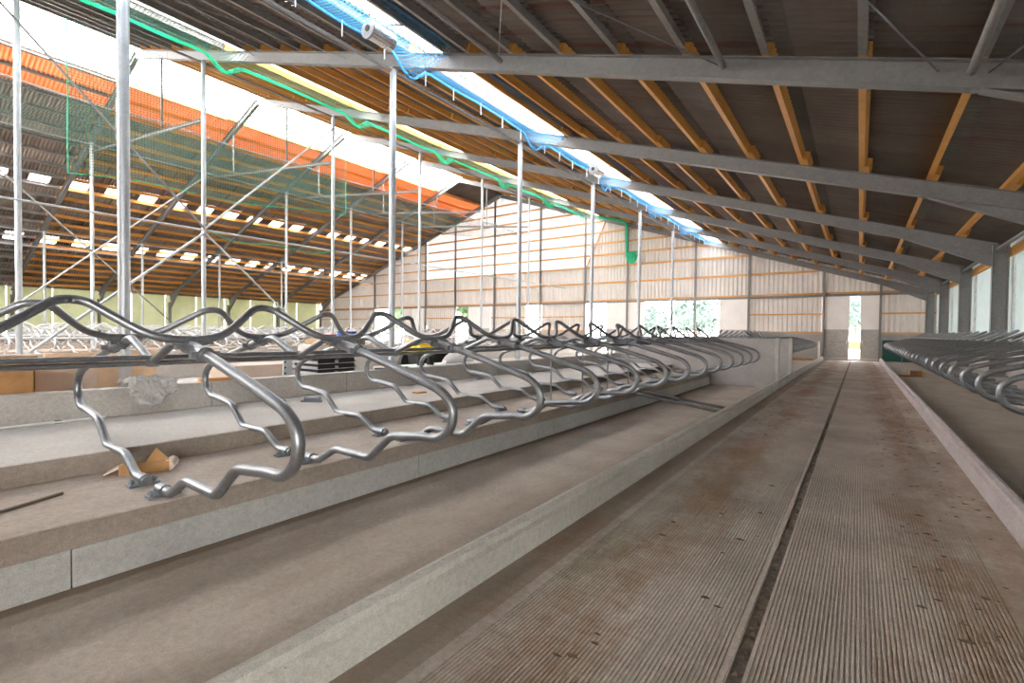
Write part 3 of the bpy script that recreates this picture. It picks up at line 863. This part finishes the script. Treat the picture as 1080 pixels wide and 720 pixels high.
# cartons and materials behind the block wall
open_box('brown_carton', 'big open brown carton with slanted side at the far left behind the block wall', (-8.2, .55, 0), 0, .9, 1.5, 1.13, 'card')
open_box('pale_carton', 'pale torn carton beside the big brown carton behind the block wall', (-9.2, 1.75, 0), .1, .6, .75, 1.05, 'cardP')
bx = tag(MB().box(-.02, .02, -.9, .9, 0, 1.2).build('cardboard_panel', 'cardL'), 'flat tan cardboard panel standing behind the first roof post', 'cardboard'); bx.location = (-10.75, 2.7, 0); bx.rotation_euler = (0, 0, .35)
bx = thing('long_carton', 'long tan carton lying behind the block wall in the middle', 'box', (-9.2, 4.65, 0))
MB().box(-.4, .4, -.78, .78, 0, .98).build('body', 'cardP', bx, .01)
MB().box(.4, .406, .56, .68, .1, .9).build('tape', 'cardO', bx)
tag(MB().box(-7.4, -7.3, 2.1, 2.2, 0, .98).build('timber_offcut', 'cardO'), 'small orange timber offcut upright behind the plastic sheet', 'timber')
bo = tag(MB().box(-7.2, -7.1, 2.78, 3.18, .908, .95).build('timber_offcut', 'cardO'), 'short orange board lying on top of the block wall', 'timber')
# stack of galvanised profiles and a perforated stand
st = thing('profile_stack_base', 'timber pallet base under the galvanised profiles behind the block wall', 'pallet', (-8.2, 5.35, 0))
for q in (-.5, 0, .5): MB().box(-.4, .4, q - .05, q + .05, 0, .1).build('runner', 'woodold', st)
MB().box(-.4, .4, -.62, .62, .1, .13).build('deck', 'woodold', st)
n_ = 0
for r_ in range(10):
    for c_ in range(2):
        yy = 5.12 + c_ * .42
        o = MB()
        o.prism([(-.2, 0), (.2, 0), (.2, .05), (.19, .05), (.19, .01), (-.19, .01), (-.19, .05), (-.2, .05)], (-.4, 0, 0), (.4, 0, 0))
        o = o.build('steel_profile', 'galvL'); o.location = (-8.2, yy, .13 + r_ * .098)
        MBs = MB().box(-.38, .38, -.17, .17, .0105, .0975); pk = MBs.build('gap_shade', 'black', o)  # black filler paints the shade in the gaps between the profiles
        tag(o, 'galvanised channel profile in the pallet stack, %s layer up, %s column' % (ORD[r_], ('nearer', 'farther')[c_]), 'steel profile', 'stacked channel profiles')
ss = thing('perforated_stand', 'perforated pale steel stand beside the stacked profiles', 'stand', (-8.25, 4.62, 0))
MB().box(-.02, .02, -.08, .08, 0, 1.35).build('upright', 'galvL', ss)
hl = MB()
for q in range(12): hl.tube([(.02, -.05, .15 + q * .1), (.024, -.05, .15 + q * .1)], .018, 8)
hl.build('hole_row', 'black', ss); MB().box(-.2, .2, -.1, .1, 0, .03).build('base_plate', 'galvL', ss)
# coloured crates on a timber stack farther back
cs = thing('timber_stack', 'dark timber crate stack carrying the red and blue crates', 'crate', (-13.2, 9.0, .03))
MB().box(-.5, .5, -1.0, 1.0, 0, 1.15).build('body', 'slabB', cs, .01); MB().box(-.52, .52, -.75, .65, 1.15, 1.32).build('dark_top', 'woodold', cs)
for nm, yy, mt, lab in (('red_crate', 8.6, 'red', 'small red plastic crate on the timber stack'), ('blue_crate', 9.35, 'blue', 'blue plastic crate on the timber stack, right of the red one')):
    c = thing(nm, lab, 'crate', (-13.2, yy, 1.35)); h = .14 if nm == 'red_crate' else .24
    m = MB().box(-.2, .2, -.2, .2, 0, .02).box(-.2, -.18, -.2, .2, 0, h).box(.18, .2, -.2, .2, 0, h).box(-.2, .2, -.2, -.18, 0, h).box(-.2, .2, .18, .2, 0, h)
    m.build('body', mt, c); MB().box(-.22, .22, -.22, -.2, h - .04, h).box(-.22, .22, .2, .22, h - .04, h).build('rim', mt, c)
# yellow machine
ym = thing('yellow_loader', 'low yellow machine parked behind the second roof post', 'machine', (-13.6, 13.4, .03))
MB().box(-.5, .5, -1.0, 1.0, .75, 1.05).build('body', 'yellow', ym, .04); MB().box(-.35, .35, -.9, -.2, 1.05, 1.25).build('hood', 'yellow', ym, .04)
for sx in (-.55, .55):
    for sy in (-.65, .65): MB().tube([(sx - .09, sy, .4), (sx + .09, sy, .4)], .4, 18).build('wheel', 'black', ym)
MB().box(-.4, .4, -.8, .8, .35, .75).build('chassis', 'black', ym)
# rubber pads
for i, yy in enumerate((7.55, 7.85)):
    s_ = thing('rubber_pad_stack', 'small stack of black rubber rings on a crate behind the block wall, %s of two' % ('left', 'right')[i], 'rubber rings', (-7.95, yy, .86), 'rubber ring stacks')
    for q in range(4): MB().tube([(0, 0, .055 * q), (0, 0, .055 * q + .035)], .085, 14).build('ring', 'black', s_)
    MB().tube([(0, 0, 0), (0, 0, .2)], .05, 10).build('core', 'black', s_)
kc = thing('steel_crate', 'low grey steel crate behind the block wall under the rubber rings', 'crate', (-8.0, 8.2, 0))
MB().box(-.35, .35, -.95, .95, .06, .86).build('body', 'galvL', kc, .01); MB().box(-.37, .37, -.97, .97, .8, .845).build('rim', 'steel', kc)
for q in (-.8, .8): MB().box(-.33, .33, q - .06, q + .06, 0, .06).build('runner', 'steel', kc)
bag = MB(); nu, nv = 14, 10
for i in range(nu + 1):
    for j in range(nv):
        u = i / nu; th = 2 * math.pi * j / nv; rr = .17 * math.sin(math.pi * (.08 + .84 * u)) + .02
        bag.v.append((-8.0 + rr * 1.3 * math.cos(th), 8.35 + u * 1.0, .87 + .02 + max(-.02, rr * .8 * math.sin(th) + .12 * math.sin(math.pi * u)) + .02 * noise.noise(Vector((u * 6, j, 0)))))
for i in range(nu):
    for j in range(nv): bag.f.append((i * nv + j, i * nv + (j + 1) % nv, (i + 1) * nv + (j + 1) % nv, (i + 1) * nv + j)); bag.sm.append(True)
bag.f += [tuple(range(nv)), tuple(range(nu * nv, nu * nv + nv))]; bag.sm += [False] * 2
tag(bag.build('plastic_bag', 'plastic'), 'rolled pale plastic film lying on the grey steel crate', 'plastic film')
mp = thing('metal_fitting_heap', 'loose pale steel fittings lying on top of the block wall', 'fittings', (-7.16, 6.0, .908))
for q in range(3): MB().tube([(-.05 + .03 * q, -.3 + .25 * q, .02), (.06, -.1 + .25 * q, .02)], .018, 8).build('fitting', 'bolt', mp)

# things on the right bed and at the alley door
cx = thing('carton_lump', 'brown cardboard carton lying on the right bed near the kerb', 'box', (1.88, 25.4, 0), None, .2)
MB().box(-.25, .15, -.2, .2, 0, .25).build('body', 'cardD', cx, .02); MB().box(.15, .26, -.18, .18, 0, .22).build('dark_opening', 'woodold', cx)
MB().box(-.6, -.25, -.16, .14, 0, .06).build('flap', 'cardD', cx)
gp = thing('dark_green_gate', 'dark green sheet gate closing the right bed at the gable', 'gate', (1.12, 38.2, 0))
MB().box(.03, 1.72, -.02, .02, .05, 1.38).build('sheet', 'darkgreen', gp); MB().box(0, .06, -.04, .04, 0, 1.42).box(1.0, 1.05, -.04, -.02, 0, 1.38).build('frame', 'steel', gp)
wp = thing('door_bollard', 'white pipe bollard beside the alley door', 'bollard', (-2.18, 38.0, 0))
MB().tube([(0, 0, .02), (0, 0, 1.25)], .06, 10).build('pipe', 'white', wp); MB().box(-.12, .12, -.12, .12, 0, .03).build('base_plate', 'steel', wp)
tag(MB().box(-3.6, -2.4, 36.4, 37.3, 0, .18).build('timber_sleeper', 'woodold', bevel=.02), 'brown timber slab lying on the left bed close to the gable', 'timber')

# ------------------------------------------------------------------ nets
def cloth(name, fn, nu, nv, mat, lu, lv, label, group=None, cat='net', solid=0):
    m = MB(); m.uv = []
    for i in range(nu + 1):
        for j in range(nv + 1):
            u, v = i / nu, j / nv; m.v.append(fn(u, v)); m.uv.append((u * lu, v * lv))
    for i in range(nu):
        for j in range(nv): a = i * (nv + 1) + j; m.f.append((a, a + 1, a + nv + 2, a + nv + 1)); m.sm.append(True)
    return tag(m.build(name, mat, solid=solid), label, cat, group)


def rafter_dip(y, depth, wd=.5):
    """0 between frames, 1 right under a rafter"""
    d = min(abs(y - q) for q in YF); return depth * max(0, 1 - max(0, d - .12) / wd) if d < wd + .12 else 0


def blue_edge(y): return -9.78 + .05 * math.sin(y * 1.7)
y0b, y1b = -2, 38.6
def blue(u, v):
    y = y0b + (y1b - y0b) * u; x = blue_edge(y) + (1.62) * v
    sag = .10 * math.sin(math.pi * v) + .05 * noise.noise(Vector((y * .8, v * 2, 0)))
    return (x, y, raf(x) + .33 + .2 * v - rafter_dip(y, .42) * (1 - .85 * v) - sag - .15 * (1 - v))
bn = cloth('rooflight_net', blue, 340, 7, 'netB', 40.6, 1.6, 'blue safety net hung under the right rooflight strip')
MB().tube([Vector(blue(i / 200, 0)) for i in range(201)], .035, 6).build('edge_rope', 'ropeB', bn)
MB().tube([Vector(blue(i / 200, 1)) for i in range(201)], .012, 6).build('rope', 'ropeB', bn)
sn = 0
for k in range(2, 8):
    for q in range(5):
        y = YF[k] + .55 + q * 1.15; a = Vector(blue((y - y0b) / (y1b - y0b), .04)); 
        MB().bar(a + Vector((-.0, 0, .03)), a + Vector((0, 0, -.34)), .03, .008, (0, 1, 0)).build('strap', 'strap', bn)
def green(u, v):
    y = y0b + (y1b - y0b) * u; x = -20.35 + .1 * math.sin(y * 1.3) + 2.3 * v
    s = .22 * math.sin(math.pi * v) + .06 * noise.noise(Vector((y * .7, v * 2, 5)))
    return (x, y, raf(x) + .32 - rafter_dip(y, .42) * (1 - .8 * v) - s - .22 * (1 - v))
gn = cloth('rooflight_net', green, 340, 9, 'netG', 40.6, 2.5, 'dark green safety net hung under the inner rooflight strip')
cloth_edge = MB(); cloth_edge.uv = []
for i in range(301):
    for j in range(5):
        u, v = i / 300, j / 4; p = Vector(green(u, v * .2)); cloth_edge.v.append((p.x, p.y, p.z - .03 - .10 * math.sin(math.pi * v))); cloth_edge.uv.append((u * 40, v * .6))
for i in range(300):
    for j in range(4): a = i * 5 + j; cloth_edge.f.append((a, a + 1, a + 6, a + 5)); cloth_edge.sm.append(True)
cloth_edge.build('bunched_edge', 'netGd', gn)
MB().tube([Vector(green(i / 200, .0)) + Vector((0, 0, -.06)) for i in range(201)], [.055 + .025 * noise.noise(Vector((i * .4, 0, 0))) for i in range(201)], 6).build('edge_rope', 'ropeG', gn)
# wide net hung on the raking ties below the ridge
def ridge_net(u, v):
    y = -3.0 + (38.4 + 3.0) * u; x = -25.7 - 11.6 * v
    d = min(abs(y - q) for q in YF) / 3.02
    return (x, y, 10.42 + (-22.2 - x) * .1229 + .06 - .42 * math.sin(math.pi * v) * (.5 + .5 * math.sin(math.pi * d / 2)) - .12 * math.sin(math.pi * d / 2))
rn = cloth('ridge_net', ridge_net, 240, 40, 'netR', 41.4, 12.4, 'wide green safety net stretched under the ridge opening')
MB().tube([Vector(ridge_net(i / 150, 0)) for i in range(151)], .035, 6).build('edge_rope', 'post', rn)
MB().tube([Vector(ridge_net(0, i / 50)) for i in range(51)], .02, 6).build('rope', 'ropeG', rn)
def side_net(u, v):
    y = 4.6 + 11.1 * u; zt = 12.25; zb = 6.95 + .7 * u + .12 * math.sin(u * 9)
    return (-22.32 + .12 * noise.noise(Vector((u * 6, v * 3, 2))), y, zt + (zb - zt) * v)
vn = cloth('post_net', side_net, 60, 20, 'netG', 11.1, 5.3, 'green safety net hanging upright along the inner roof posts')
for q in (0, 1): MB().tube([Vector(side_net(q, i / 30)) for i in range(31)], .022, 6).build('rope', 'ropeG', vn)
MB().tube([Vector(side_net(i / 40, 1)) for i in range(41)], .018, 6).build('hem_rope', 'ropeG', vn)
# green net bundle hanging at the gable
hb = thing('net_bundle', 'bunched green net hanging down in front of the gable cladding', 'net', (-15.95, 38.3, 10.8))
pt = [Vector((-2.6, -.2, .85)), Vector((-.6, 0, .32)), Vector((0, 0, 0)), Vector((.03, 0, -1.3)), Vector((.1, 0, -2.7))]
MB().tube(fillet(pt, .3), .13, 8).build('twisted_cord', 'ropeG', hb)
kn = MB()
for q in range(7):
    c = Vector((.28 + .07 * q, 0, -2.75 - .12 * (q % 3))); pth = [c + Vector((.25 * math.cos(a), .1 * math.sin(a * 2), .32 * math.sin(a))) for a in [i * math.pi / 6 for i in range(13)]]
    kn.tube(pth, .07, 6)
kn.build('knotted_tail', 'ropeG', hb)
# roller motors in the blue strip
for i, (px, py) in enumerate(((-9.15, 7.35), (-9.1, 18.6))):
    z = raf(px) + .12
    d = thing('roller_motor', 'shiny drum motor hanging in the blue rooflight net, %s one' % ('nearer', 'farther')[i], 'motor', (px, py, z), 'drum motors', .0)
    MB().tube([(-.0, -.32, 0), (0, .32, 0)], .2, 20).build('drum', 'chrome', d)
    MB().tube([(0, -.36, 0), (0, -.32, 0)], .22, 20).build('end_cap', 'steel', d); MB().tube([(0, -.38, 0), (0, -.36, 0)], .07, 12).build('shaft', 'black', d)
    MB().box(-.03, .03, -.05, .05, .18, .27).bar((-.51, 0, .425), (.75, 0, .005), .06, .05).build('bracket', 'steel', d)
# rope drooping from the rail tube
rp = [(-21.95, 8.9 + 5.8 * i / 20, 5.68 - .28 * math.sin(math.pi * i / 20) - .12 * math.sin(3 * math.pi * i / 20)) for i in range(21)]
tag(MB().tube(rp, .018, 6).build('drooping_rope', 'ropeG'), 'thin greenish rope drooping below the half height rail tube', 'rope')

# ------------------------------------------------------------------ outside
def tree(x, y, h, rad, mat, lab, seed):
    random.seed(seed)
    t = thing('broadleaf_tree', lab, 'tree', (x, y, -.02), 'trees outside the gable')
    MB().tube([(0, 0, 0), (.1, 0, h * .3), (0, .1, h * .6)], [.3, .22, .1], 8).build('trunk', 'bark', t)
    m = MB(); vs = []; fs = []
    for q in range(1500):
        a = random.uniform(0, 2 * math.pi); ph = random.uniform(-.6, 1) * math.pi / 2; rr = rad * (.55 + .45 * random.random()) * (1 + .25 * noise.noise(Vector((math.cos(a) * 2, math.sin(a) * 2, ph * 2 + seed))))
        c = Vector((rr * math.cos(ph) * math.cos(a), rr * math.cos(ph) * math.sin(a), h * .62 + rr * .85 * math.sin(ph)))
        s = rad * random.uniform(.06, .12)
        ax = [Vector((random.gauss(0, 1), random.gauss(0, 1), random.gauss(0, 1))).normalized() * s for _ in range(4)]
        m.add([c + ax[0], c + ax[1], c + ax[2], c + ax[3]], [(0, 1, 2), (0, 2, 3), (0, 3, 1), (1, 3, 2)])
    bm = bmesh.new(); bmesh.ops.create_icosphere(bm, subdivisions=4, radius=rad * .72)
    for v in bm.verts:
        k = 1 + .35 * noise.noise(v.co * (1.6 / rad) + Vector((seed, 0, 0))) + .16 * noise.noise(v.co * (5 / rad)); v.co *= k
    m.add([Vector((v.co.x, v.co.y, v.co.z * .8 + h * .66)) for v in bm.verts], [[v.index for v in f_.verts] for f_ in bm.faces], True); bm.free()
    m.build('crown', mat, t)


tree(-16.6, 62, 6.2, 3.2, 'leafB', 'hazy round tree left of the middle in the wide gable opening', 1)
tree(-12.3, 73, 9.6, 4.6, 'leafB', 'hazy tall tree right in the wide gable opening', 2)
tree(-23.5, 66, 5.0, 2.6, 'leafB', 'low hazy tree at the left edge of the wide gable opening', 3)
tree(-52.5, 52, 8, 4.2, 'leaf', 'green tree filling the far left gable opening', 4)
tree(-66, 60, 8, 4.0, 'leaf', 'green tree beyond the far left corner of the gable', 6)
tree(-43.5, 53, 8, 3.6, 'leaf', 'green tree in the narrow left gable opening', 5)
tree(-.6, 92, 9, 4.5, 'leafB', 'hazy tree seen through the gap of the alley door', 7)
struct(MB().box(-9, 8, 74, 80, -.02, .9).build('grass_bank', 'grass'))
